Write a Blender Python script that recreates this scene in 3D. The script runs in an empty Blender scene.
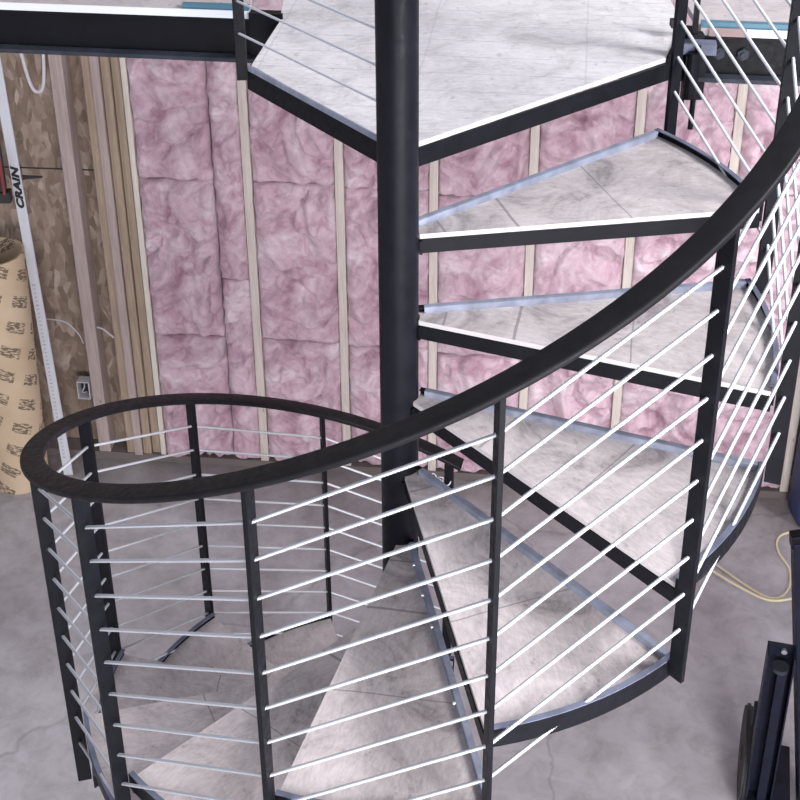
import bpy, bmesh, math, random
from mathutils import Vector, Matrix, noise
random.seed(7)
C = bpy.context.scene.collection
PI = math.pi
rad = math.radians
S = 1.19                       # survey units -> metres
FZ = 1.3807                    # survey height of the floor
def W(x, y, z): return Vector((x*S, y*S, (z+FZ)*S))
def WL(v): return v*S

# ------------------------------------------------------------------ materials
def mat(name, col=(.5,.5,.5), rough=.6, metal=0, spec=.5):
    m = bpy.data.materials.new(name); m.use_nodes = True
    b = m.node_tree.nodes['Principled BSDF']
    b.inputs['Base Color'].default_value = (*col, 1)
    b.inputs['Roughness'].default_value = rough
    b.inputs['Metallic'].default_value = metal
    b.inputs['Specular IOR Level'].default_value = spec
    return m
class NT:
    def __init__(s, m): s.m = m; s.t = m.node_tree; s.b = s.t.nodes['Principled BSDF']
    def n(s, k, **kw):
        x = s.t.nodes.new(k)
        for a, v in kw.items():
            if a.startswith('i_'):
                key = a[2:]; key = int(key) if key.isdigit() else key.replace('_', ' ')
                x.inputs[key].default_value = v
            else: setattr(x, a, v)
        return x
    def l(s, a, b): s.t.links.new(a, b)
    def coord(s, kind='Object', scale=(1,1,1), rot=(0,0,0)):
        c = s.n('ShaderNodeTexCoord'); m = s.n('ShaderNodeMapping')
        m.inputs['Scale'].default_value = scale; m.inputs['Rotation'].default_value = rot
        s.l(c.outputs[kind], m.inputs[0]); return m.outputs[0]
    def noise(s, v, scale, detail=4, rough=.55, dist=0):
        x = s.n('ShaderNodeTexNoise'); x.inputs['Scale'].default_value = scale
        x.inputs['Detail'].default_value = detail; x.inputs['Roughness'].default_value = rough
        x.inputs['Distortion'].default_value = dist
        s.l(v, x.inputs['Vector']); return x.outputs['Fac']
    def ramp(s, f, stops):
        r = s.n('ShaderNodeValToRGB'); e = r.color_ramp.elements
        while len(e) < len(stops): e.new(.5)
        for q, (p, c) in zip(e, stops):
            q.position = p; q.color = (*c, 1) if len(c) == 3 else c
        s.l(f, r.inputs[0]); return r.outputs[0]
    def mix(s, f, a, b, mode='MIX'):
        x = s.n('ShaderNodeMix', data_type='RGBA', blend_type=mode)
        for sock, v in ((x.inputs[0], f), (x.inputs[6], a), (x.inputs[7], b)):
            if hasattr(v, 'is_linked'): s.l(v, sock)
            elif isinstance(v, (int, float)): sock.default_value = v
            else: sock.default_value = (*v, 1)
        return x.outputs[2]
    def math(s, op, a, b=0, c=0):
        x = s.n('ShaderNodeMath', operation=op)
        for i, v in enumerate((a, b, c)):
            if hasattr(v, 'is_linked'): s.l(v, x.inputs[i])
            else: x.inputs[i].default_value = v
        return x.outputs[0]
    def col(s, c): s.l(c, s.b.inputs['Base Color'])
    def bump(s, h, strength=.3, dist=.01):
        x = s.n('ShaderNodeBump'); x.inputs['Strength'].default_value = strength
        x.inputs['Distance'].default_value = dist
        s.l(h, x.inputs['Height']); s.l(x.outputs[0], s.b.inputs['Normal'])

def steel_mat(name, base, rough=.42):
    m = mat(name, base, rough, 0, .16); t = NT(m)
    v = t.coord('Object'); n = t.noise(v, 18, 5)
    t.col(t.ramp(n, [(.3, tuple(c*.75 for c in base)), (.75, tuple(c*1.35 for c in base))]))
    r = t.ramp(t.noise(v, 60, 3), [(.3, (rough-.08,)*3), (.7, (rough+.12,)*3)])
    t.l(r, t.b.inputs['Roughness'])
    t.bump(t.noise(v, 220, 2), .06, .002)
    return m
M_steel = steel_mat('black_steel', (.0055, .006, .009), .46)
M_bluegrey = steel_mat('blue_grey_steel', (.13, .145, .20), .5)  # light on the upturned rim lips put into the colour; also the cleat's grey
M_pole = steel_mat('pole_steel', (.007, .0075, .012), .40)
M_lip = steel_mat('pale_grey_steel', (.25, .275, .35), .5)  # light caught by the tread back lips, put into the colour; also edging strip
M_rail = steel_mat('rail_steel', (.009, .009, .011), .48)

def plywood(name, a, b, seams=True, plank=None):
    m = mat(name, a, .75, 0, .25); t = NT(m)
    v = t.coord('Object'); v2 = t.coord('Object', (3, 11, 3))
    n1 = t.noise(v, 5.5, 8, .72, .8); n2 = t.noise(v2, 9, 5, .6, 1.2)
    c = t.ramp(n1, [(.34, b), (.45, tuple(x*.62+y*.38 for x, y in zip(a, b))), (.58, a)])
    grain = t.ramp(n2, [(.3, (.82, .80, .80)), (.62, (1, 1, 1))])
    c = t.mix(1, c, grain, 'MULTIPLY')
    sp = t.ramp(t.noise(v, 30, 4, .75), [(.30, (.40, .38, .38)), (.37, (.8, .79, .79)), (.43, (1, 1, 1))])
    c = t.mix(.55, c, sp, 'MULTIPLY')
    sx = t.n('ShaderNodeSeparateXYZ'); t.l(t.coord('Object', rot=(0, 0, rad(-10)) if seams else (0, 0, rad(9))), sx.inputs[0])
    wob = t.math('MULTIPLY', t.noise(v, 6, 2), .012)
    x = t.math('ADD', sx.outputs[0], wob)
    if seams:
        tot = None
        for pos, w in ((.112, .0032), (.288, .0036), (.56, .0020)):
            d = t.math('ABSOLUTE', t.math('SUBTRACT', x, pos)); k = t.math('LESS_THAN', d, w)
            tot = k if tot is None else t.math('MAXIMUM', tot, k)
        c = t.mix(t.math('MULTIPLY', tot, .62), c, (.16, .15, .16))
    if plank:
        y = t.math('ADD', sx.outputs[1], wob)
        fr = t.math('ABSOLUTE', t.math('SUBTRACT', t.math('FRACT', t.math('DIVIDE', y, plank)), .5))
        k = t.math('GREATER_THAN', fr, .487)
        fx = t.math('ABSOLUTE', t.math('SUBTRACT', t.math('FRACT', t.math('DIVIDE', x, .42)), .5))
        k2 = t.math('MULTIPLY', t.math('GREATER_THAN', fx, .493), .5)
        c = t.mix(t.math('MULTIPLY', t.math('MAXIMUM', k, k2), .5), c, (.3, .29, .33))
    t.col(c); t.bump(n2, .12, .004)
    return m
M_ply = plywood('tread_plywood', (.56, .52, .525), (.26, .24, .245))
M_plat = plywood('landing_plywood', (.66, .655, .675), (.46, .45, .465), False, .115)
M_edge = mat('sawn_plywood_edge', (.52, .50, .505), .8)
M_deck = plywood('deck_plywood', (.48, .45, .46), (.36, .335, .34), False, .2)

def lumber(name, a, b):
    m = mat(name, a, .8, 0, .2); t = NT(m)
    v = t.coord('Object', (14, 14, 1.1)); n = t.noise(v, 4, 6, .6, 1.0)
    c = t.ramp(n, [(.3, b), (.65, a)])
    k = t.ramp(t.noise(t.coord('Object', (5, 5, 2)), 5, 2), [(.70, (1, 1, 1)), (.76, (.5, .42, .36))])
    t.col(t.mix(.7, c, k, 'MULTIPLY')); t.bump(n, .2, .003)
    return m
M_stud = lumber('pale_pine', (.72, .67, .61), (.56, .51, .46))
M_studb = lumber('brown_pine', (.46, .365, .28), (.31, .24, .18))
M_studg = lumber('grey_pine', (.50, .42, .40), (.37, .30, .28))
M_studw = lumber('white_pine', (.80, .76, .68), (.66, .62, .55))

# OSB
M_osb = mat('oriented_strand_board', (.2, .15, .12), .8, 0, .3); t = NT(M_osb)
v = t.coord('Object', (1, 1, 1))
nz = t.n('ShaderNodeTexNoise'); nz.inputs['Scale'].default_value = 4; t.l(v, nz.inputs['Vector'])
vm = t.n('ShaderNodeVectorMath', operation='MULTIPLY_ADD'); t.l(nz.outputs['Color'], vm.inputs[0])
vm.inputs[1].default_value = (.12, .12, .12); t.l(v, vm.inputs[2])
def chips(rot, sc):
    mp = t.n('ShaderNodeMapping'); mp.inputs['Rotation'].default_value = rot; mp.inputs['Scale'].default_value = sc
    t.l(vm.outputs[0], mp.inputs[0])
    vo = t.n('ShaderNodeTexVoronoi'); vo.inputs['Scale'].default_value = 1; t.l(mp.outputs[0], vo.inputs['Vector'])
    return vo.outputs['Color']
c1 = t.ramp(chips((0, rad(35), 0), (44, 44, 15)), [(0, (.19, .14, .105)), (.45, (.29, .22, .17)), (.8, (.38, .30, .24)), (1, (.62, .54, .47))])
c2 = t.ramp(chips((0, rad(-40), 0), (38, 38, 13)), [(0, (.17, .13, .10)), (.5, (.30, .23, .18)), (1, (.58, .49, .42))])
t.col(t.mix(t.ramp(t.noise(v, 7, 3), [(.4, (0, 0, 0)), (.6, (1, 1, 1))]), c1, c2))
t.bump(t.noise(v, 40, 4), .3, .004)

# pink fibreglass
M_pink = mat('pink_fibreglass', (.6, .4, .5), .95, 0, .1); t = NT(M_pink)
v = t.coord('Object')
n1 = t.noise(v, 4.2, 7, .6, 1.0); n2 = t.noise(v, 13, 6, .6, 1.2)
c = t.ramp(n1, [(.33, (.44, .285, .35)), (.44, (.60, .435, .505)), (.53, (.69, .545, .605)), (.66, (.81, .73, .78))])
c2 = t.ramp(n2, [(.34, (.74, .60, .66)), (.46, (.95, .91, .94)), (.60, (1.12, 1.12, 1.12))])
t.col(t.mix(.8, c, c2, 'MULTIPLY'))
t.bump(t.math('ADD', t.noise(v, 7, 6, .55, 1.6), t.math('MULTIPLY', t.noise(v, 30, 5, .7, .6), .22)), .6, .03)
t.b.inputs['Sheen Weight'].default_value = .25

# concrete
M_conc = mat('concrete', (.3, .3, .32), .8, 0, .35); t = NT(M_conc)
v = t.coord('Object')
n1 = t.noise(v, 1.4, 8, .62, .8); n2 = t.noise(v, 9, 8, .7, .4)
c = t.ramp(n1, [(.3, (.40, .385, .40)), (.5, (.51, .50, .525)), (.7, (.61, .61, .645))])
c = t.mix(.75, c, t.ramp(n2, [(.3, (.66, .64, .64)), (.55, (1, 1, 1)), (.75, (1.12, 1.12, 1.14))]), 'MULTIPLY')
vo = t.n('ShaderNodeTexVoronoi', feature='DISTANCE_TO_EDGE'); vo.inputs['Scale'].default_value = .33
mm = t.n('ShaderNodeVectorMath', operation='MULTIPLY_ADD'); nn = t.n('ShaderNodeTexNoise'); nn.inputs['Scale'].default_value = 3; nn.inputs['Detail'].default_value = 6
t.l(v, nn.inputs['Vector']); t.l(nn.outputs['Color'], mm.inputs[0]); mm.inputs[1].default_value = (.35, .35, .35); t.l(v, mm.inputs[2]); t.l(mm.outputs[0], vo.inputs['Vector'])
crack = t.ramp(vo.outputs[0], [(0, (.6, .57, .57)), (.004, (1, 1, 1))])
c = t.mix(.6, c, crack, 'MULTIPLY')
# dirt gathered along the foot of the wall
sy = t.n('ShaderNodeSeparateXYZ'); t.l(v, sy.inputs[0])
dd = t.math('ADD', t.math('ADD', sy.outputs[1], t.math('MULTIPLY', sy.outputs[0], .12)), t.math('MULTIPLY', t.noise(v, 5, 6, .7), .55))
dirt = t.ramp(dd, [(0, (0, 0, 0)), (1, (1, 1, 1))])
mr = t.n('ShaderNodeMapRange'); t.l(dd, mr.inputs[0]); mr.inputs[1].default_value = 2.05; mr.inputs[2].default_value = 2.5
c = t.mix(t.math('MULTIPLY', mr.outputs[0], .7), c, (.15, .125, .115))
t.col(c); t.bump(n2, .25, .006)

M_cable = mat('galvanized_wire_rope', (.60, .63, .68), .45, .2)
M_white = mat('white_paint', (.66, .69, .75), .45)
M_black = mat('black_print', (.02, .02, .022), .5)
M_grey = mat('grey_print', (.35, .37, .42), .6)
M_bolt = mat('zinc_bolt', (.55, .56, .6), .35, .7)
M_dkgrey = steel_mat('slate_painted_steel', (.03, .034, .046), .5)
M_beam = steel_mat('beam_steel', (.004, .0045, .007), .5)
M_teal = mat('teal_flashing', (.055, .15, .21), .5)
M_pinkstrip = mat('rust_pink_strip', (.27, .19, .19), .8)
M_yellow = mat('yellow_cord_jacket', (.78, .72, .50), .55)
M_rubber = mat('dark_rubber', (.03, .03, .03), .75)
M_red = mat('red_plastic', (.22, .03, .035), .45)
M_blue = mat('blue_vinyl', (.03, .045, .12), .5)
M_navy = steel_mat('navy_painted_steel', (.009, .011, .022), .42)
M_plastic = mat('white_plastic', (.62, .62, .66), .45)
# cardboard with printed blocks
M_card = mat('kraft_cardboard', (.60, .47, .33), .8, 0, .2); t = NT(M_card)
uv = t.coord('UV', (1, 1, 1), (0, 0, rad(24)))
sp = t.n('ShaderNodeSeparateXYZ'); t.l(uv, sp.inputs[0])
fy = t.math('FRACT', t.math('MULTIPLY', sp.outputs[1], 8.2))
row = t.math('MULTIPLY', t.math('GREATER_THAN', fy, .28), t.math('LESS_THAN', fy, .72))
fx = t.math('FRACT', t.math('MULTIPLY', sp.outputs[0], 5.5))
colm = t.math('MULTIPLY', t.math('GREATER_THAN', fx, .15), t.math('LESS_THAN', fx, .8))
mp = t.n('ShaderNodeMapping'); mp.inputs['Scale'].default_value = (30, 120, 1); t.l(uv, mp.inputs[0])
ink = t.ramp(t.noise(mp.outputs[0], 1, 2, .6), [(.46, (0, 0, 0)), (.50, (1, 1, 1))])
f = t.math('MULTIPLY', t.math('MULTIPLY', row, colm), ink)
base = t.ramp(t.noise(t.coord('Object'), 6, 4), [(.3, (.55, .43, .29)), (.7, (.66, .53, .38))])
t.col(t.mix(t.math('MULTIPLY', f, .8), base, (.09, .07, .055)))

# ------------------------------------------------------------------ mesh helpers
def link(name, bm, m, parent=None, smooth=False, auto=None):
    bmesh.ops.recalc_face_normals(bm, faces=bm.faces)
    me = bpy.data.meshes.new(name); bm.to_mesh(me); bm.free()
    me.materials.append(m)
    if smooth:
        for p in me.polygons: p.use_smooth = True
    o = bpy.data.objects.new(name, me); C.objects.link(o)
    if parent: o.parent = parent
    if auto: me.set_sharp_from_angle(angle=auto)
    return o
def empty(name, loc=(0, 0, 0), rz=0):
    o = bpy.data.objects.new(name, None); C.objects.link(o); o.location = loc; o.rotation_euler.z = rz
    o.empty_display_size = .1
    return o
def tag(o, label=None, cat=None, group=None, kind=None):
    for k, v in (('label', label), ('category', cat), ('group', group), ('kind', kind)):
        if v: o[k] = v
    return o
def box(bm, c, s, M=None, bev=0):
    r = bmesh.ops.create_cube(bm, size=1, matrix=Matrix.Translation(c) @ Matrix.Diagonal((*s, 1)))
    vs = r['verts']
    if bev:
        es = list({e for v in vs for e in v.link_edges})
        rr = bmesh.ops.bevel(bm, geom=es, offset=bev, segments=2, affect='EDGES', profile=.6)
        vs = list({v for f in rr['faces'] for v in f.verts} | {v for v in vs if v.is_valid})
    if M is not None: bmesh.ops.transform(bm, matrix=M, verts=[v for v in vs if v.is_valid])
    return vs
def sweep(bm, pts, prof_fn, closed_ends=True):
    """prof_fn(i, point, tangent) -> list of ring points"""
    rings = []
    n = len(pts)
    for i, p in enumerate(pts):
        tg = (pts[min(i+1, n-1)] - pts[max(i-1, 0)]).normalized()
        rings.append([bm.verts.new(q) for q in prof_fn(i, p, tg)])
    k = len(rings[0])
    for a, b in zip(rings, rings[1:]):
        for j in range(k): bm.faces.new((a[j], a[(j+1) % k], b[(j+1) % k], b[j]))
    if closed_ends:
        bm.faces.new(rings[0][::-1]); bm.faces.new(rings[-1])
def tube(bm, pts, r, seg=10):
    up0 = Vector((0, 0, 1))
    def f(i, p, tg):
        s = tg.cross(up0)
        if s.length < 1e-3: s = tg.cross(Vector((1, 0, 0)))
        s.normalize(); u = s.cross(tg)
        return [p + s*(math.cos(2*PI*j/seg)*r) + u*(math.sin(2*PI*j/seg)*r) for j in range(seg)]
    sweep(bm, pts, f)
def cyl(bm, a, b, r, seg=24, r2=None):
    a = Vector(a); b = Vector(b); d = b-a
    q = d.to_track_quat('Z', 'Y').to_matrix().to_4x4()
    bmesh.ops.create_cone(bm, cap_ends=True, segments=seg, radius1=r, radius2=r if r2 is None else r2, depth=d.length,
                          matrix=Matrix.Translation((a+b)/2) @ q)
def prism(bm, poly, z0, z1):
    lo = [bm.verts.new((p[0], p[1], z0)) for p in poly]; hi = [bm.verts.new((p[0], p[1], z1)) for p in poly]
    n = len(poly)
    for i in range(n): bm.faces.new((lo[i], lo[(i+1) % n], hi[(i+1) % n], hi[i]))
    bm.faces.new(lo[::-1]); bm.faces.new(hi)
def bar(bm, a, b, z0, z1, w, side=0):
    """upright plate between plan points a and b; side shifts it across its run"""
    a = Vector((a[0], a[1])); b = Vector((b[0], b[1])); d = (b-a).normalized(); nn = Vector((-d.y, d.x))
    a0 = a + nn*(side-w/2); b0 = b + nn*(side-w/2); a1 = a + nn*(side+w/2); b1 = b + nn*(side+w/2)
    prism(bm, [a0, b0, b1, a1], z0, z1)
def catmull(P, n=10):
    P = [Vector(p) for p in P]; out = []
    Q = [P[0]*2-P[1]] + P + [P[-1]*2-P[-2]]
    for i in range(1, len(Q)-2):
        p0, p1, p2, p3 = Q[i-1:i+3]
        for k in range(n):
            u = k/n
            out.append(.5*((2*p1) + (p2-p0)*u + (2*p0-5*p1+4*p2-p3)*u*u + (3*p1-p0-3*p2+p3)*u**3))
    out.append(P[-1]); return out

# ------------------------------------------------------------------ stair constants
TH0, DTH, H = rad(-51.568), rad(29.0358), .2262
RP = .9044
def th(n): return TH0 + n*DTH
def woodz(n): return H*n + (.34+FZ)*S
def cabz(n, k): return H*n + (1+FZ)*S - k*.0981
def rp(n, r=RP): return Vector((r*math.cos(th(n)), r*math.sin(th(n)), 0))

stair = empty('spiral_staircase')
tag(stair, 'black steel spiral staircase with pale plywood treads and wire rope railing', 'staircase')

# pole
bm = bmesh.new(); cyl(bm, (-.004, 0, .012), (-.004, 0, 3.95), .0482, 64)
pole = link('center_pole', bm, M_pole, stair, True, rad(40))
bm = bmesh.new(); cyl(bm, (0, 0, 0), (0, 0, .012), .13, 48)
link('base_plate', bm, M_steel, stair)

RI, RO = .046, .880
BO = .022                        # how far each board runs back under the next tread
AX = BO/RO
def tread_frame_mesh():
    bm = bmesh.new()
    # front bar, its top just under the board, with the leg the board lies on
    bar(bm, (RI, 0), (RO, 0), -.052, -.013, .006, .003)
    prism(bm, [(RI, .006), (RO-.004, .006), (RO-.004, .034), (.09, .034)], -.019, -.0135)
    # back bar rising above the board with a narrow top lip
    cb, sb = math.cos(DTH), math.sin(DTH)
    bar(bm, (RI*cb-sb*BO, RI*sb+cb*BO), (RO*cb-sb*BO, RO*sb+cb*BO), -.03, .013, .005, -.0025)
    nx, ny = -sb, cb
    def q(r, o): return (r*cb + nx*(o+BO), r*sb + ny*(o+BO))
    prism(bm, [q(RI, -.014), q(RO, -.014), q(RO, 0), q(RI, 0)], .013, .016)
    # curved outer rim
    N = 14
    inn, out = [], []
    for i in range(N+1):
        a = (DTH+AX)*i/N
        inn.append((math.cos(a)*(RO-.001), math.sin(a)*(RO-.001))); out.append((math.cos(a)*(RO+.005), math.sin(a)*(RO+.005)))
    for i in range(N): prism(bm, [inn[i], out[i], out[i+1], inn[i+1]], -.034, .016)
    bmesh.ops.remove_doubles(bm, verts=bm.verts, dist=1e-5)
    # collar on the pole
    a0, a1 = -.15, DTH+.15
    for i in range(8):
        b0 = a0+(a1-a0)*i/8; b1 = a0+(a1-a0)*(i+1)/8
        prism(bm, [(math.cos(b0)*.0457, math.sin(b0)*.0457), (math.cos(b0)*.053, math.sin(b0)*.053), (math.cos(b1)*.053, math.sin(b1)*.053), (math.cos(b1)*.0457, math.sin(b1)*.0457)], -.052, -.016)
    return bm
def board_mesh():
    bm = bmesh.new()
    poly = []
    for i in range(9):
        a = DTH+.35 - (DTH+.35)*i/8
        poly.append((math.cos(a)*.047, math.sin(a)*.047))
    for i in range(15):
        a = .004 + (DTH+AX-.012)*i/14
        poly.append((math.cos(a)*(RO-.003), math.sin(a)*(RO-.003)))
    # shift slightly clear of the back bar
    cb, sb = math.cos(DTH), math.sin(DTH)
    pl = []
    for x, y in poly:
        d = -sb*x + cb*y
        if d > BO-.006: x -= -sb*(d-BO+.006); y -= cb*(d-BO+.006)
        pl.append((x, y))
    prism(bm, pl, -.0125, 0)
    return bm
fr0 = link('tread_frame', tread_frame_mesh(), M_steel, stair)
lip = None
# top lip and upstand of the back bar: caught light painted as pale grey
bm = bmesh.new()
cb, sb = math.cos(DTH), math.sin(DTH)
def q(r, o): return (r*cb - sb*(o+BO), r*sb + cb*(o+BO))
prism(bm, [q(.06, -.0155), q(RO-.01, -.0155), q(RO-.01, -.0142), q(.06, -.0142)], .0, .0162)
prism(bm, [q(.06, -.0142), q(RO-.01, -.0142), q(RO-.01, .0005), q(.06, .0005)], .0162, .0172)
lip0 = link('back_lip', bm, M_lip, fr0)
lip0['label'] = 'pale blue-grey back lip'
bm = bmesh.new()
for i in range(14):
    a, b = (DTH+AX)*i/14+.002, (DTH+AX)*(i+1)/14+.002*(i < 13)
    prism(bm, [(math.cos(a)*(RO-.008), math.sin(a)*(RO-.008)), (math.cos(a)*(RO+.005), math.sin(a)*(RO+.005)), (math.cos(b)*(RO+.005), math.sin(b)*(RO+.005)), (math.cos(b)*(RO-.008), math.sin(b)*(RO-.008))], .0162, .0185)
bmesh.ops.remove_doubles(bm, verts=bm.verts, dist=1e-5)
rim0 = link('rim_lip', bm, M_bluegrey, fr0); rim0['label'] = 'grey lip along the curved outer rim'  # rim-top strip in a lighter tone, painting in the light it catches
bd0 = link('plywood_board', board_mesh(), M_ply, fr0)
bd0['label'] = 'pale scuffed plywood board'
bd0.data.materials.append(M_edge)
for p in bd0.data.polygons:
    if abs(p.normal.z) < .5: p.material_index = 1
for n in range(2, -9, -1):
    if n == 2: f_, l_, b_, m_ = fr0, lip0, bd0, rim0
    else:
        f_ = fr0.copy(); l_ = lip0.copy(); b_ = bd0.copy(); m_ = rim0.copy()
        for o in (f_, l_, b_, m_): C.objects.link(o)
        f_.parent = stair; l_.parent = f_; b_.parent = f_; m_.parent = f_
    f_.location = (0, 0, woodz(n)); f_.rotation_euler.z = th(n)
    if n == -2:
        for r in (.14, .25, .36, .60):
            bb = bmesh.new(); x, y = q(r, -.016)
            cyl(bb, (x, y, .014), (x + sb*.006, y - cb*.006, .014), .006, 12)
            bo = link('bolt', bb, M_bolt, f_, True, rad(40)); bo['label'] = 'bright zinc bolt'

# balusters: flat bars set edge-on to the pole
def post(n, z0, z1, name='baluster'):
    bm = bmesh.new(); box(bm, (0, 0, (z0+z1)/2), (.037, .0115, z1-z0), bev=.0015)
    o = link(name, bm, M_steel, stair); o.location = rp(n, RP+.003); o.rotation_euler.z = th(n)
    return o
for n in range(-8, 4):
    z1 = cabz(n, 0)+.087
    z0 = H*n + 1.806 if n > -8 else 0.0
    if n > -8: post(n, z0, z1)
    else:
        bm = bmesh.new(); box(bm, (0, 0, (z1+.014)/2), (.030, .030, z1+.014), bev=.002)
        o = link('newel_post', bm, M_steel, stair); o.location = rp(-7.93, RP); o.rotation_euler.z = th(-7.93)

# handrail
def rail_pt(u, dz=.096):
    a = th(u); return Vector(((RP+.005)*math.cos(a), (RP+.005)*math.sin(a), cabz(u, 0)+dz))
us = [-8.02 + i*(11.27/170) for i in range(171)]
pts = [rail_pt(u) for u in us]
def rail_prof(i, p, tg):
    a = th(us[i]); rv = Vector((math.cos(a), math.sin(a), 0)); up = rv.cross(tg).normalized()
    if up.z < 0: up = -up
    w, h, c = .0285, .008, .0055
    P = []
    for sx, sy in ((1, 1), (-1, 1), (-1, -1), (1, -1)):
        cx, cy = sx*(w-c), sy*(h-c)
        st = {(1, 1): 0, (-1, 1): 90, (-1, -1): 180, (1, -1): 270}[(sx, sy)]
        for k in range(4):
            aa = rad(st + k*30)
            P.append(p + rv*(cx+c*math.cos(aa)) + up*(cy+c*math.sin(aa)))
    return P
bm = bmesh.new(); sweep(bm, pts, rail_prof)
link('handrail', bm, M_rail, stair, True, rad(50))

# wire ropes (twisted section, kinked at each baluster)
def rope(bm, pts, r=.0044, pitch=.045):
    L = 0; out = []
    for a, b in zip(pts, pts[1:]):
        n = max(2, int((b-a).length/.0055))
        for i in range(n): out.append((a.lerp(b, i/n), L + (b-a).length*i/n))
        L += (b-a).length
    out.append((pts[-1], L))
    P = [o[0] for o in out]; Ls = [o[1] for o in out]
    up0 = Vector((0, 0, 1))
    def f(i, p, tg):
        s = tg.cross(up0)
        if s.length < 1e-3: s = Vector((1, 0, 0))
        s.normalize(); u = s.cross(tg); tw = Ls[i]/pitch*2*PI; res = []
        for j in range(12):
            rr = r*(1.0 if j % 2 == 0 else .74); a = 2*PI*j/12 + tw/1.0
            res.append(p + s*math.cos(a)*rr + u*math.sin(a)*rr)
        return res
    sweep(bm, P, f)
for k in range(10):
    P = [Vector((rp(n, RP+.003).x, rp(n, RP+.003).y, cabz(n, k) - (.006 if k == 0 else 0))) for n in [-7.93] + list(range(-7, 4))]
    bm = bmesh.new(); rope(bm, P); o = link('wire_rope', bm, M_cable, stair, True)
    if k == 0: o['label'] = 'topmost silvery wire rope under the handrail'

# ------------------------------------------------------------------ landing platform
PZ = (.912+FZ)*S
BY0, BM = .683, -.16                       # beam front line in survey units
def bline(x, off=0): return BY0 + BM*x + off
plat = empty('landing_platform', (0, 0, PZ)); plat.parent = stair
def PXY(pts): return [(x*S, y*S) for x, y in pts]
Lc, Rc = (-.318, .428), (.605, .432)
ang_r = th(3)
Rc = (.735*math.cos(ang_r), .735*math.sin(ang_r))
Lb, Rb = (-.262, .735), (.672, .62)
bm = bmesh.new()
inner = [(.047*math.cos(a), .047*math.sin(a)) for a in [rad(x) for x in (126, 100, 78, 55, 36)]]
poly = [tuple(v/1 for v in p) for p in inner]
outer = PXY([(Rc[0]-.004, Rc[1]+.004), (Rb[0]-.005, Rb[1]), (Lb[0]+.006, Lb[1]), (Lc[0]+.006, Lc[1]+.004)])
prism(bm, [inner[0], *inner[1:], *outer], -.013, .0)
o = link('plywood_board', bm, M_plat, plat); o['label'] = 'bright whitish plywood deck of the landing'
bm = bmesh.new()
dr = Vector((math.cos(ang_r), math.sin(ang_r)))
bar(bm, (dr.x*.046, dr.y*.046), (Rc[0]*S, Rc[1]*S), -.062, -.0135, .006, -.0)
bar(bm, (Rc[0]*S, Rc[1]*S), (Rb[0]*S, Rb[1]*S), -.062, .008, .006, -.003)
L = Vector(Lc)*S; ld = L.normalized()
bar(bm, (ld.x*.046, ld.y*.046), (L.x, L.y), -.066, -.0135, .006, 0)
bar(bm, (L.x, L.y), (Lb[0]*S, Lb[1]*S), -.066, -.0135, .006, .003)
# flat leg the board sits on
prism(bm, [(ld.x*.06, ld.y*.06), (L.x, L.y), (L.x+.03, L.y+.03), (ld.x*.06+.04, ld.y*.06+.04)], -.019, -.0135)
link('platform_frame', bm, M_steel, plat)
bm = bmesh.new(); x0, y0 = ld*.048; 
bar(bm, (ld.x*.05, ld.y*.05), (L.x, L.y), -.013, .003, .004, .000)
o = link('edge_strip', bm, M_lip, plat); o['label'] = 'pale steel edging strip along the left side'
# corner post with its three wires running to the pole
qx, qy = -.332*S, .432*S
bm = bmesh.new(); box(bm, (0, 0, .515), (.029, .012, 1.09), bev=.0015)
o = link('corner_post', bm, M_steel, plat); o.location = (qx-.001, qy, -.01); o.rotation_euler.z = 0
pd = Vector((qx, qy)).normalized()
for i in range(1, 10):
    bm = bmesh.new(); rope(bm, [Vector((qx-.004, qy-.004, i*.088+.003)), Vector((pd.x*.046, pd.y*.046, i*.088+.003))], .0036)
    link('wire_rope', bm, M_cable, plat, True)
bm = bmesh.new(); bar(bm, (pd.x*.046, pd.y*.046), (qx-.02, qy+.01), 1.05, 1.07, .05, 0)
link('guard_rail', bm, M_rail, plat)

# ------------------------------------------------------------------ steel beam and upper floor deck
bd = Vector((1, BM)).normalized(); brot = math.atan2(BM, 1)
def BP(x, off=0):            # point on the beam line, off metres towards the wall
    p = Vector((x*S, bline(x)*S)); return p + Vector((-bd.y, bd.x))*off
def bbar(bm, xa, xb, o0, o1, z0, z1):
    a0, b0, b1, a1 = BP(xa, o0), BP(xb, o0), BP(xb, o1), BP(xa, o1)
    prism(bm, [a0, b0, b1, a1], z0, z1)
DZ = (.925+FZ)*S
zt, zb = (.908+FZ)*S, (.800+FZ)*S
beam = empty('steel_beam', (BP(-.6).x, BP(-.6).y, zb)); 
tag(beam, 'black steel floor beam carrying the upper floor edge behind the landing', 'beam')
def bl(name, bm, m):
    o = link(name, bm, m, None); o.data.transform(Matrix.Translation(-Vector(beam.location))); o.parent = beam; return o
bm = bmesh.new(); bbar(bm, -1.6, 1.6, .0, .008, zb+.02, zt-.008); bl('web', bm, M_beam)
bm = bmesh.new(); bbar(bm, -1.6, 1.6, -.034, .075, zb+.006, zb+.018); bl('flange', bm, M_dkgrey)
bm = bmesh.new(); bbar(bm, -1.6, 1.6, -.006, .075, zt-.010, zt-.001); bl('flange', bm, M_beam)
for x in (.744, .797):
    c = BP(x, -.001); d = Vector((bd.y, -bd.x, 0)); bm = bmesh.new()
    z = (.868+FZ)*S
    cyl(bm, (c.x, c.y, z), Vector((c.x, c.y, z))+d*.012, .0165, 6); cyl(bm, (c.x, c.y, z), Vector((c.x, c.y, z))+d*.018, .008, 12)
    bl('bolt', bm, M_dkgrey)
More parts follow.
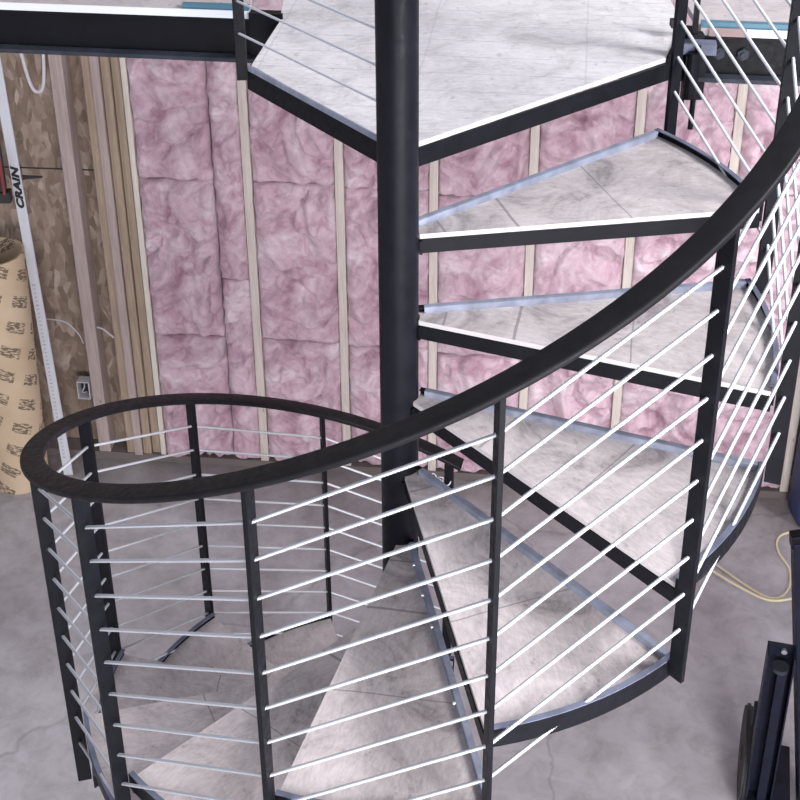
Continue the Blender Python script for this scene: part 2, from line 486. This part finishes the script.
# splice plate holding the landing
bm = bmesh.new(); bbar(bm, .66, .735, -.050, -.001, (.876+FZ)*S, (.90+FZ)*S); o = bl('cleat', bm, M_bluegrey)
o['label'] = 'grey steel cleat beside the landing'
bm = bmesh.new(); bbar(bm, -.335, -.255, -.012, -.001, zb-.0, zt+.02); bl('end_plate', bm, M_steel)

wt = Vector((1, -.12)).normalized(); wn = Vector((wt.y, -wt.x))     # wall run, wall normal towards the room
wn = Vector((-.12, -1)).normalized()
WO = Vector((0, 1.86*S))
wrot = math.atan2(wt.y, wt.x)
def WP(x, off=0):             # x survey position along the wall, off metres out into the room
    p = Vector((x*S, (1.86-.12*x)*S)); return p + wn*off
def deck(name, xa, xb, label):
    bm = bmesh.new()
    a = BP(xa, 0); b = BP(xb, 0); c = WP(xb, -.11); d = WP(xa, -.11)
    prism(bm, [a, b, c, d], zt, DZ)
    return bm
bm = deck('', -1.6, -.338, ''); floor_up = link('floor_upper', bm, M_deck); tag(floor_up, kind='structure', label='upper floor plywood deck left of the landing', cat='floor')
bm = deck('', .70, 1.7, ''); fu = link('floor_upper', bm, M_deck); tag(fu, kind='structure', label='upper floor plywood deck right of the landing', cat='floor')
bm = bmesh.new()
prism(bm, [(Lb[0]*S, Lb[1]*S+.001), (Rb[0]*S, Rb[1]*S+.001), WP(.70, -.11), WP(-.25, -.11)], zt, PZ); fu = link('floor_upper', bm, M_plat); tag(fu, kind='structure', label='upper floor plywood deck behind the landing', cat='floor')
bm = bmesh.new(); bbar(bm, -1.6, -.338, -.005, -.001, zt, DZ+.002); o = link('trim_1', bm, M_white); tag(o, kind='structure')  # white strip paints in the light on the deck's plywood edge
bm = bmesh.new(); bbar(bm, .80, 1.6, -.005, -.001, zt, DZ+.002); o = link('trim_2', bm, M_white); tag(o, kind='structure')
bm = bmesh.new(); bbar(bm, .718, .798, -.005, -.001, zt, DZ+.003); o = link('trim_3', bm, M_pinkstrip); tag(o, kind='structure')
bm = bmesh.new(); bbar(bm, .70, 1.6, .004, .024, DZ+.001, DZ+.016); o = link('teal_flashing_strip', bm, M_teal)
tag(o, 'thin teal flashing strip lying along the floor edge right of the landing', 'strip')
bm = bmesh.new(); bbar(bm, -.50, -.338, .004, .024, DZ+.001, DZ+.014); o = link('teal_flashing_strip', bm, M_teal)
tag(o, 'short teal flashing strip on the floor edge left of the landing post', 'strip')

# clamp hanging beside the landing
cl = empty('pipe_clamp', (.700*S, .56*S, (.76+FZ)*S)); tag(cl, 'black steel clamp with a threaded rod gripping the landing edge', 'clamp')
def cp(name, bm, m, label=None):
    o = link(name, bm, m); o.data.transform(Matrix.Translation(-Vector(cl.location))); o.parent = cl
    if label: o['label'] = label
    return o
cx, cy = .682*S, .555*S - .022
bm = bmesh.new(); box(bm, (cx+.012, cy+.012, (.818+FZ)*S), (.052, .006, .14), bev=.001); box(bm, (cx-.022, cy+.0, (.818+FZ)*S), (.006, .03, .14), bev=.001); cp('jaw_plate', bm, M_steel)
bm = bmesh.new(); cyl(bm, (cx+.006, cy-.012, (.695+FZ)*S), (cx+.006, cy-.012, (.90+FZ)*S), .0075, 16)
cp('threaded_rod', bm, M_steel)
bm = bmesh.new(); cyl(bm, (cx-.006, cy-.016, (.775+FZ)*S), (cx-.006, cy-.016, (.885+FZ)*S), .015, 16); cp('sleeve', bm, M_steel)
bm = bmesh.new(); box(bm, (cx-.002, cy+.012, (.975+FZ)*S), (.014, .012, .13), bev=.001); box(bm, (cx+.0, cy+.012, (.918+FZ)*S), (.045, .03, .012), bev=.001); cp('upright', bm, M_steel)
bm = bmesh.new(); box(bm, (cx-.052, cy+.02, (.945+FZ)*S), (.03, .03, .02), bev=.002); box(bm, (cx-.05, cy+.02, (.985+FZ)*S), (.012, .012, .08), bev=.001); cp('grip', bm, M_rubber)

# ------------------------------------------------------------------ room shell
bm = bmesh.new(); prism(bm, [(-4, -6), (4, -6), (4, 4), (-4, 4)], -.12, 0)
o = link('floor', bm, M_conc); tag(o, kind='structure')
def wall_obj(name, x0, x1, o0, o1, z0, z1, m):
    """box in wall coordinates, object axes along the wall"""
    c = WP((x0+x1)/2, (o0+o1)/2); bm = bmesh.new()
    box(bm, (0, 0, 0), (abs(x1-x0)*S/wt.x, abs(o1-o0), z1-z0))
    o = link(name, bm, m); o.location = (c.x, c.y, (z0+z1)/2); o.rotation_euler.z = wrot
    return o
ZC = zt - .002
o = wall_obj('wall_back', -3.0, 1.62, -.115, -.092, 0.0, ZC+1.6, M_osb); tag(o, kind='structure')
o = wall_obj('wall_right', 1.62, 3.0, -.115, -.092, 0.0, ZC+1.6, mat('drywall', (.42, .41, .44), .8)); tag(o, kind='structure')
M_dry = mat('painted_drywall', (.34, .33, .35), .85)
def slab(name, poly, z0, z1, m):
    bm = bmesh.new(); prism(bm, poly, z0, z1); o = link(name, bm, m); tag(o, kind='structure'); return o
slab('wall_left', [(-3.4, -5.6), (-3.28, -5.6), (-3.28, 2.5), (-3.4, 2.5)], 0, zt, M_dry)
slab('wall_front', [(-3.4, -5.72), (3.2, -5.72), (3.2, -5.6), (-3.4, -5.6)], 0, zt, M_dry)
slab('wall_side', [(3.08, -5.6), (3.2, -5.6), (3.2, 1.6), (3.08, 1.6)], 0, zt, M_dry)
slab('floor_upper', [(-3.3, -5.6), (3.1, -5.6), (3.1, -1.95), (-3.3, -1.95)], 2.46, zt+.02, M_deck)
slab('floor_upper', [(1.42, -1.949), (3.1, -1.949), (3.1, .35), (1.42, .60)], 2.56, zt+.02, M_deck)  # unseen slab, added to keep the window light off the lower level
# dark sheathing joints
for i, (z, x0, x1) in enumerate(((2.0, -1.5, -.9), (1.47, -1.5, -.9))):
    o = wall_obj('trim_%d' % (4+i), x0, x1, -.0915, -.0905, z-.003, z+.003, M_black); tag(o, kind='structure')
PT = .038
o = wall_obj('bottom_plate', -3.0, 1.49, -.088, 0.0, 0.0, PT, mat('dirty_timber', (.17, .145, .14), .85)); tag(o, 'dirty timber bottom plate lying along the foot of the wall', 'timber plate')
def stud(x, w, m, label, off=0, z1=None, depth=.086, group='wall studs'):
    o = wall_obj('wall_stud', x-w/2, x+w/2, -depth+off, off, PT+.001, z1 or ZC-.003, m)
    tag(o, label, 'stud', group)
    # ease the edges a little
    bv = o.modifiers.new('b', 'BEVEL'); bv.width = .002; bv.segments = 2
    return o
stud(-1.112, .046, M_studg, 'greyish timber stud standing alone against the bare strand board')
stud(-1.008, .030, M_studb, 'brown stud, leftmost of the four ganged together', -.004)
stud(-.975, .030, M_studg, 'greyer stud, second from the left of the four ganged together', .012)
stud(-.942, .030, M_studb, 'brown stud, third from the left of the four ganged together', -.002)
stud(-.909, .030, M_studb, 'brown stud, rightmost of the four ganged together', -.016)
stud(-.879, .020, M_studw, 'whitish thin stud between the brown gang and the pink insulation', -.002)
SX = [-.879, -.479, -.159, .165, .499, .836, 1.150, 1.468]
desc = ['', 'pale stud framed by pink batts, first from the brown stud gang', 'pale stud showing just left of the steel pole', 'pale stud showing just right of the steel pole',
        'pale stud seen under the landing corner, second to the right of the pole', 'pale stud under the right end of the landing, third right of the pole',
        'pale stud seen through the wires right of the landing', 'pale end stud at the right end of the pink wall']
for i in range(1, 8): stud(SX[i], .030, M_stud, desc[i])

# insulation
def batt(x0, x1, z0, z1, seed, label, ragged=False):
    w = (x1-x0)*S/wt.x; h = z1-z0; nx, nz = max(14, int(w/.0085)), max(20, int(h/.0085))
    c = WP((x0+x1)/2, 0)
    bm = bmesh.new(); off = Vector((seed*3.7, seed*1.3, seed*7.1)); G = []
    for j in range(nz+1):
        row = []
        for i in range(nx+1):
            u, v_ = i/nx, j/nz; x = (u-.5)*w; z = v_*h
            P = Vector((x, 0, z)) + off
            wob = noise.noise_vector(P*3.0)
            b = noise.fractal(P*4.5 + wob*1.3, .8, 2.1, 4)
            rd = 1-abs(noise.noise(P*7.5 + wob*2.2))*2.2
            rd2 = 1-abs(noise.noise(P*14 + wob*3))*2.0
            eu = min(u, 1-u)*w; ev = min(v_, 1-v_)*h
            ex = eu + .008*noise.noise(P*22); ez = ev + .012*noise.noise(P*18)
            edge = max(0, min(1, ex/.035))**.5 * max(0, min(1, ez/.035))**.5
            fold = max(0.0, 1 - abs(noise.noise(P*2.6 + wob*1.8 + Vector((9, 4, 1))))*7)
            d = -.022 + edge*(.032 + .036*b + .022*max(rd, -.4) + .007*max(rd2, -.4) - .034*fold**1.5)
            d = max(-.05, min(d, .06))
            zz = z
            if ragged and v_ < .08: zz = z + (.08-v_)/.08*(.035*abs(noise.noise(Vector((x*22, seed, 0)))))
            xx = x
            # local y- is towards the room (object x runs along the wall)
            row.append(bm.verts.new((xx, -d, zz)))
        G.append(row)
    for j in range(nz):
        for i in range(nx): bm.faces.new((G[j][i], G[j][i+1], G[j+1][i+1], G[j+1][i]))
    # back and sides
    back = .086
    def bk(v): return bm.verts.new((v.co.x, back, v.co.z))
    ring = G[0][:] + [G[j][-1] for j in range(1, nz+1)] + G[-1][-2::-1] + [G[j][0] for j in range(nz-1, 0, -1)]
    rb = [bk(v) for v in ring]; n = len(ring)
    for i in range(n): bm.faces.new((ring[i], rb[i], rb[(i+1) % n], ring[(i+1) % n]))
    bm.faces.new(rb)
    o = link('insulation_batt', bm, M_pink, None, True)
    o.location = (c.x, c.y, z0); o.rotation_euler.z = wrot
    tag(o, label, 'insulation', 'pink insulation batts between the wall studs')
    return o
bays = ['beside the brown stud gang', 'in the second bay from the brown stud gang', 'directly behind the steel pole', 'in the first bay right of the pole',
        'in the second bay right of the pole', 'in the third bay right of the pole', 'in the rightmost bay of the wall']
rows = [(.045, .70, 'lowest pink insulation batt, '), (.706, 1.478, 'middle pink insulation batt, '), (1.484, ZC-.004, 'topmost pink insulation batt, ')]
for i in range(7):
    x0, x1 = SX[i]+.0155+(-.004 if i == 0 else 0), SX[i+1]-.0155
    if i == 0:
        xs_ = x1 - .108
        batt(xs_ + .004, x1, rows[0][0], 1.0, 91, 'narrow lower strip of pink insulation beside the first pale stud')
        batt(xs_ + .004, x1, 1.006, ZC-.004, 95, 'narrow upper strip of pink insulation beside the first pale stud')
        x1 = xs_
    for j, (z0, z1, lab) in enumerate(rows):
        dz = [0, .0, -.012, -.03, .02, -.01, .03][i] if j else 0
        a = z0 + (dz if j else 0); b = z1 + ([0, .0, -.012, -.03, .02, -.01, .03][i] if j < 2 else 0)
        batt(x0, x1, a, b, i*5+j*17+1, lab + bays[i], j == 0)

# ------------------------------------------------------------------ small things on the left
# cardboard tube
tb = empty('cardboard_tube', W(-1.423, 1.885, -FZ)); tag(tb, 'open kraft cardboard tube with dark printed marks standing by the wall', 'tube')
Ht = 1.20; R = .125; N = 64; bm = bmesh.new(); uvl = bm.loops.layers.uv.new('UVMap')
lean = Vector((.040, .0, 0))
def ringv(r, z): return [bm.verts.new((r*math.cos(2*PI*i/N)+lean.x*z/Ht, r*math.sin(2*PI*i/N), z)) for i in range(N)]
o0, o1, i1, i0 = ringv(R, 0), ringv(R, Ht), ringv(R-.008, Ht), ringv(R-.008, .002)
for A, B, za, zb_ in ((o0, o1, 0, Ht), (o1, i1, Ht, Ht), (i1, i0, Ht, 0), (i0, o0, 0, 0)):
    for i in range(N):
        f = bm.faces.new((A[i], A[(i+1) % N], B[(i+1) % N], B[i]))
        for lp, (uu, vv) in zip(f.loops, ((i/N, za), ((i+1)/N, za), ((i+1)/N, zb_), (i/N, zb_))): lp[uvl].uv = (uu*R*2*PI/1.0*1.3, vv)
link('tube_wall', bm, M_card, tb, True, rad(40))

# white straightedge with lettering
A0 = W(-1.243, 1.895, -1.380); A1 = W(-1.318, 1.99, .60)
axis = (A1-A0).normalized(); Lr = (A1-A0).length
face = (Vector((-.1, -1, 0))); face = (face - axis*face.dot(axis)).normalized(); side = axis.cross(face).normalized()
if side.x < 0: side = -side
Mr = Matrix(((side.x, axis.x, face.x, A0.x), (side.y, axis.y, face.y, A0.y), (side.z, axis.z, face.z, A0.z), (0, 0, 0, 1)))
se = empty('straightedge', A0); se.matrix_world = Mr
tag(se, 'long white carpet straightedge leaning on the wall beside the cardboard tube', 'straightedge')
bm = bmesh.new(); box(bm, (0, Lr/2, 0), (.043, Lr, .008), bev=.0015); box(bm, (.0, Lr/2, .0045), (.012, Lr-.02, .002)); link('blade', bm, M_white, se)
cu = bpy.data.curves.new('lettering', 'FONT'); cu.body = 'CRAIN'; cu.size = .040; cu.extrude = .0005; cu.shear = .25; cu.align_x = 'LEFT'; cu.align_y = 'CENTER'; cu.space_character = 1.08; cu.offset = .0024
tmp = bpy.data.objects.new('tmp', cu); C.objects.link(tmp)
dg = bpy.context.evaluated_depsgraph_get(); me = bpy.data.meshes.new_from_object(tmp.evaluated_get(dg)); bpy.data.objects.remove(tmp)
me.materials.clear(); me.materials.append(M_black)
xs = [v.co.x for v in me.vertices]; ys = [v.co.y for v in me.vertices]
w0 = max(xs)-min(xs); sc = .195/w0; mx = (max(ys)+min(ys))/2; x0_ = min(xs)
for v in me.vertices: v.co.x = (v.co.x-x0_)*sc; v.co.y = (v.co.y-mx)*.033/(max(ys)-min(ys)); v.co.z = v.co.z
tx = bpy.data.objects.new('lettering', me); C.objects.link(tx); tx.parent = se
tx.location = (0, 1.368, .0062); tx.rotation_euler = (0, 0, PI/2)
tx['label'] = 'black brand lettering reading up the blade'
bm = bmesh.new()
for i in range(46): box(bm, (-.004, .10+i*.02, .0058), (.008 if i % 5 else .014, .004, .0006))
o = link('scale_marks', bm, M_grey, se); o['label'] = 'faint grey measuring marks on the blade'

# white loop of strap below the beam
P = [(-1.215, 1.945, .42), (-1.208, 1.945, .34), (-1.195, 1.945, .25), (-1.176, 1.94, .215), (-1.15, 1.94, .235), (-1.137, 1.945, .34), (-1.137, 1.945, .42)]
bm = bmesh.new(); tube(bm, catmull([W(*p) for p in P], 8), .007, 8)
tag(link('strap_loop', bm, M_plastic, None, True), 'white strap hanging in a loop under the beam at the left', 'strap')
P = [(-1.30, 2.035, -.76), (-1.271, 2.035, -.755), (-1.209, 2.035, -.77), (-1.165, 2.03, -.82), (-1.150, 2.025, -.86)]
bm = bmesh.new(); tube(bm, catmull([W(*p) for p in P], 8), .003, 8)
tag(link('electrical_wire', bm, M_plastic, None, True), 'thin white wire curving across the strand board to the grey stud', 'wire')
P = [(-1.085, 2.0, -.77), (-1.06, 1.99, -.775), (-1.02, 1.97, -.80)]
bm = bmesh.new(); tube(bm, catmull([W(*p) for p in P], 8), .004, 8)
tag(link('electrical_wire', bm, M_plastic, None, True), 'short white wire end poking out between the studs', 'wire')
ob = empty('outlet_box', W(-1.165, 2.02, -1.06)); ob.rotation_euler.z = wrot; tag(ob, 'small open electrical box low on the wall beside the grey stud', 'electrical box')
bm = bmesh.new()
for s in (-1, 1): box(bm, (s*.027, 0, 0), (.004, .05, .09)); box(bm, (0, 0, s*.045), (.058, .05, .004))
link('box_shell', bm, M_plastic, ob)
bm = bmesh.new(); box(bm, (0, .022, 0), (.05, .004, .086)); link('back', bm, M_black, ob)
bm = bmesh.new(); tube(bm, catmull([(-.01, .02, .03), (.005, -.02, .02), (-.008, -.02, -.01), (.004, .01, -.03)], 6), .003, 8); link('wire_tail', bm, M_plastic, ob, True)
# hanging tool at the left edge
tl = empty('caulking_gun', W(-1.34, 1.93, -.09)); tag(tl, 'black and dark red hand tool hung behind the white straightedge', 'tool')
bm = bmesh.new(); box(bm, (-.02, 0, .03), (.075, .05, .20), bev=.006); box(bm, (-.01, 0, -.10), (.09, .05, .05), bev=.006); link('body', bm, M_rubber, tl)
bm = bmesh.new(); box(bm, (.017, -.030, .01), (.012, .012, .18), bev=.003); link('trim_edge', bm, M_red, tl)['label'] = 'dark red edge'
bm = bmesh.new(); cyl(bm, (.028, .05, -.035), (.085, .045, -.038), .011, 12); link('nozzle_collar', bm, M_red, tl)
bm = bmesh.new(); cyl(bm, (.085, .045, -.038), (.165, .04, -.035), .010, 12, .004); link('nozzle', bm, M_rubber, tl)

# ------------------------------------------------------------------ right side
# yellow cord on the floor
P = [(1.02, 1.50), (1.08, 1.40), (1.137, 1.335), (1.203, 1.246), (1.262, 1.180), (1.31, 1.165), (1.36, 1.21), (1.388, 1.30), (1.374, 1.39), (1.385, 1.45), (1.42, 1.485), (1.50, 1.50), (1.58, 1.46), (1.60, 1.36), (1.52, 1.24), (1.42, 1.18), (1.34, 1.150), (1.27, 1.150), (1.20, 1.205), (1.12, 1.29), (1.04, 1.38), (.98, 1.45)]
bm = bmesh.new(); pts = catmull([Vector((x*S, y*S, .007 + (.009 if i > 11 else 0))) for i, (x, y) in enumerate(P)], 8)
tube(bm, pts, .0054, 10)
tag(link('extension_cord', bm, M_yellow, None, True), 'pale yellow extension cord looped on the concrete floor', 'cord')

# wheeled steel cart, mast and box channel
ct = empty('equipment_cart', W(1.008, .32, -FZ), rad(-15)); tag(ct, 'dark navy steel wheeled cart with upright channel and tall mast', 'cart')
def q_(name, bm, m, sm=False):
    o = link(name, bm, m, ct, sm, rad(35) if sm else None); return o
# local coords metres from the empty
bm = bmesh.new(); cyl(bm, (-.050, .10, .165), (-.026, .10, .165), .165, 40)
bmesh.ops.bevel(bm, geom=[e for e in bm.edges if abs(e.calc_face_angle(0)) > 1], offset=.008, segments=2, affect='EDGES')
wh = q_('wheel', bm, M_rubber, True)
bm = bmesh.new(); cyl(bm, (-.054, .10, .165), (-.01, .10, .165), .026, 20); o = link('hub', bm, M_dkgrey, wh, True, rad(35))
bm = bmesh.new()
zt2 = .80
box(bm, (-.087+.055, -.045, zt2/2+.06), (.005, .06, zt2-.12), bev=.001)     # left flange
box(bm, (-.087+.135, -.045, zt2/2+.06), (.005, .06, zt2-.12), bev=.001)
box(bm, (-.087+.095, -.013, zt2/2+.06), (.085, .005, zt2-.12), bev=.001)
q_('channel', bm, M_navy)
bm = bmesh.new(); box(bm, (.018, -.05, .395), (.030, .03, .68), bev=.004); q_('inner_tube', bm, M_navy)
bm = bmesh.new(); cyl(bm, (.010, -.060, .735), (.010, -.060, .75), .026, 24); q_('knob', bm, M_dkgrey, True)
bm = bmesh.new(); cyl(bm, (.018, -.016, .775), (.018, -.026, .775), .009, 12); q_('bolt', bm, M_bolt, True)
bm = bmesh.new(); box(bm, (.035, -.01, .10), (.13, .10, .05), bev=.004); box(bm, (.09, -.01, .06), (.06, .50, .05), bev=.004); q_('base_frame', bm, M_navy)
bm = bmesh.new(); box(bm, (-.034, .04, .42), (.012, .02, .10), bev=.002); q_('bracket', bm, M_dkgrey)
bm = bmesh.new()
mi = Matrix.Translation(ct.location) @ Matrix.Rotation(ct.rotation_euler.z, 4, 'Z')
mt, mb = W(1.012, .30, -.345), W(1.155, .30, -FZ+.02)
mv = mt-mb; qm = mv.to_track_quat('Z', 'Y').to_matrix().to_4x4()
box(bm, (0, 0, 0), (.045, .05, mv.length), M=mi.inverted() @ Matrix.Translation((mt+mb)/2) @ qm, bev=.004); q_('mast', bm, M_navy)
bm = bmesh.new(); box(bm, (0, 0, 0), (.036, .06, .05), M=mi.inverted() @ Matrix.Translation(mt) @ qm, bev=.004); q_('mast_cap', bm, M_steel)
# blue vinyl bag farther back on the right
bgx = W(1.555, 1.58, -FZ)
bm = bmesh.new(); box(bm, (0, 0, .42), (.20, .16, .84), bev=.035)
for v in bm.verts: v.co += noise.noise_vector(v.co*6)*.012
o = link('tarp_roll', bm, M_blue, None, True); o.location = bgx; tag(o, 'dark blue vinyl bundle standing on the floor at the right edge', 'bundle')

# small shackle by the newel
bm = bmesh.new()
for i, (dx, dz, r) in enumerate(((0, 0, .013), (.024, -.006, .014), (.045, -.016, .011))):
    bmesh.ops.create_circle(bm, radius=.001, segments=3)
bm.free()
bm = bmesh.new(); c0 = Vector((rp(-8).x-.118, rp(-8).y-.02, cabz(-8, 0)+.062))
sp_ = [c0 + Vector((i/60*.075 + 0.016*math.cos(i/60*6*PI), .006*math.cos(i*.5), -.02*i/60 + .017*math.sin(i/60*6*PI))) for i in range(61)]
tube(bm, sp_, .0022, 8); o = link('wire_tail', bm, M_cable, stair, True); o['label'] = 'loose curled end of wire rope at the newel'

# ------------------------------------------------------------------ camera
cam = bpy.data.cameras.new('camera'); co = bpy.data.objects.new('camera', cam); C.objects.link(co)
f = Vector((-0.00845665, 0.88394363, -0.46751699)); r = Vector((0.99979978, -0.00100492, -0.01998484)); u = Vector((0.01813529, 0.46759239, 0.88375815))
pos = W(-0.0636896907, -2.41392864, 2.07480308)
co.matrix_world = Matrix(((r.x, u.x, -f.x, pos.x), (r.y, u.y, -f.y, pos.y), (r.z, u.z, -f.z, pos.z), (0, 0, 0, 1)))
cam.sensor_width = 36; cam.lens = 1398.25223/800*36
cam.shift_x = (400-355.363)/800; cam.shift_y = -(400-201.733)/800
cam.clip_start = .05
bpy.context.scene.camera = co

# ------------------------------------------------------------------ light
w = bpy.data.worlds.new('world'); bpy.context.scene.world = w; w.use_nodes = True
wt_ = w.node_tree; bg = wt_.nodes['Background']
bg.inputs[0].default_value = (.86, .88, 1, 1); bg.inputs[1].default_value = .56
def area(name, loc, target, size, power, col=(1, 1, 1), sy=None):
    l = bpy.data.lights.new(name, 'AREA'); l.energy = power; l.color = col; l.size = size
    if sy: l.shape = 'RECTANGLE'; l.size_y = sy
    o = bpy.data.objects.new(name, l); C.objects.link(o); o.location = loc
    d = Vector(target)-Vector(loc); o.rotation_euler = d.to_track_quat('-Z', 'Y').to_euler()
    return o
area('window_light', (4.6, -4.3, 4.7), (0, .3, 2.2), 2.2, 240, (.93, .95, 1))
area('lower_fill_light', (.6, -5.4, 1.35), (0, 2.2, 1.0), 3.4, 205, (1, .97, .99), 1.9)  # unseen fill, added to brighten the insulation and floor
area('overhead_light', (4.3, -1.5, 5.9), (-.3, -.3, 1.0), 1.5, 330, (1, .965, .98))
area('tread_fill_light', (1.0, -2.15, 2.41), (-.2, -.35, 1.1), .7, 66, (1, .955, .96))  # added fill under the slab to brighten the lower treads
sc_ = bpy.context.scene
sc_.view_settings.view_transform = 'Standard'; sc_.view_settings.look = 'None'
sc_.view_settings.exposure = 0.35; sc_.view_settings.gamma = 1
sc_.view_settings.use_curve_mapping = False
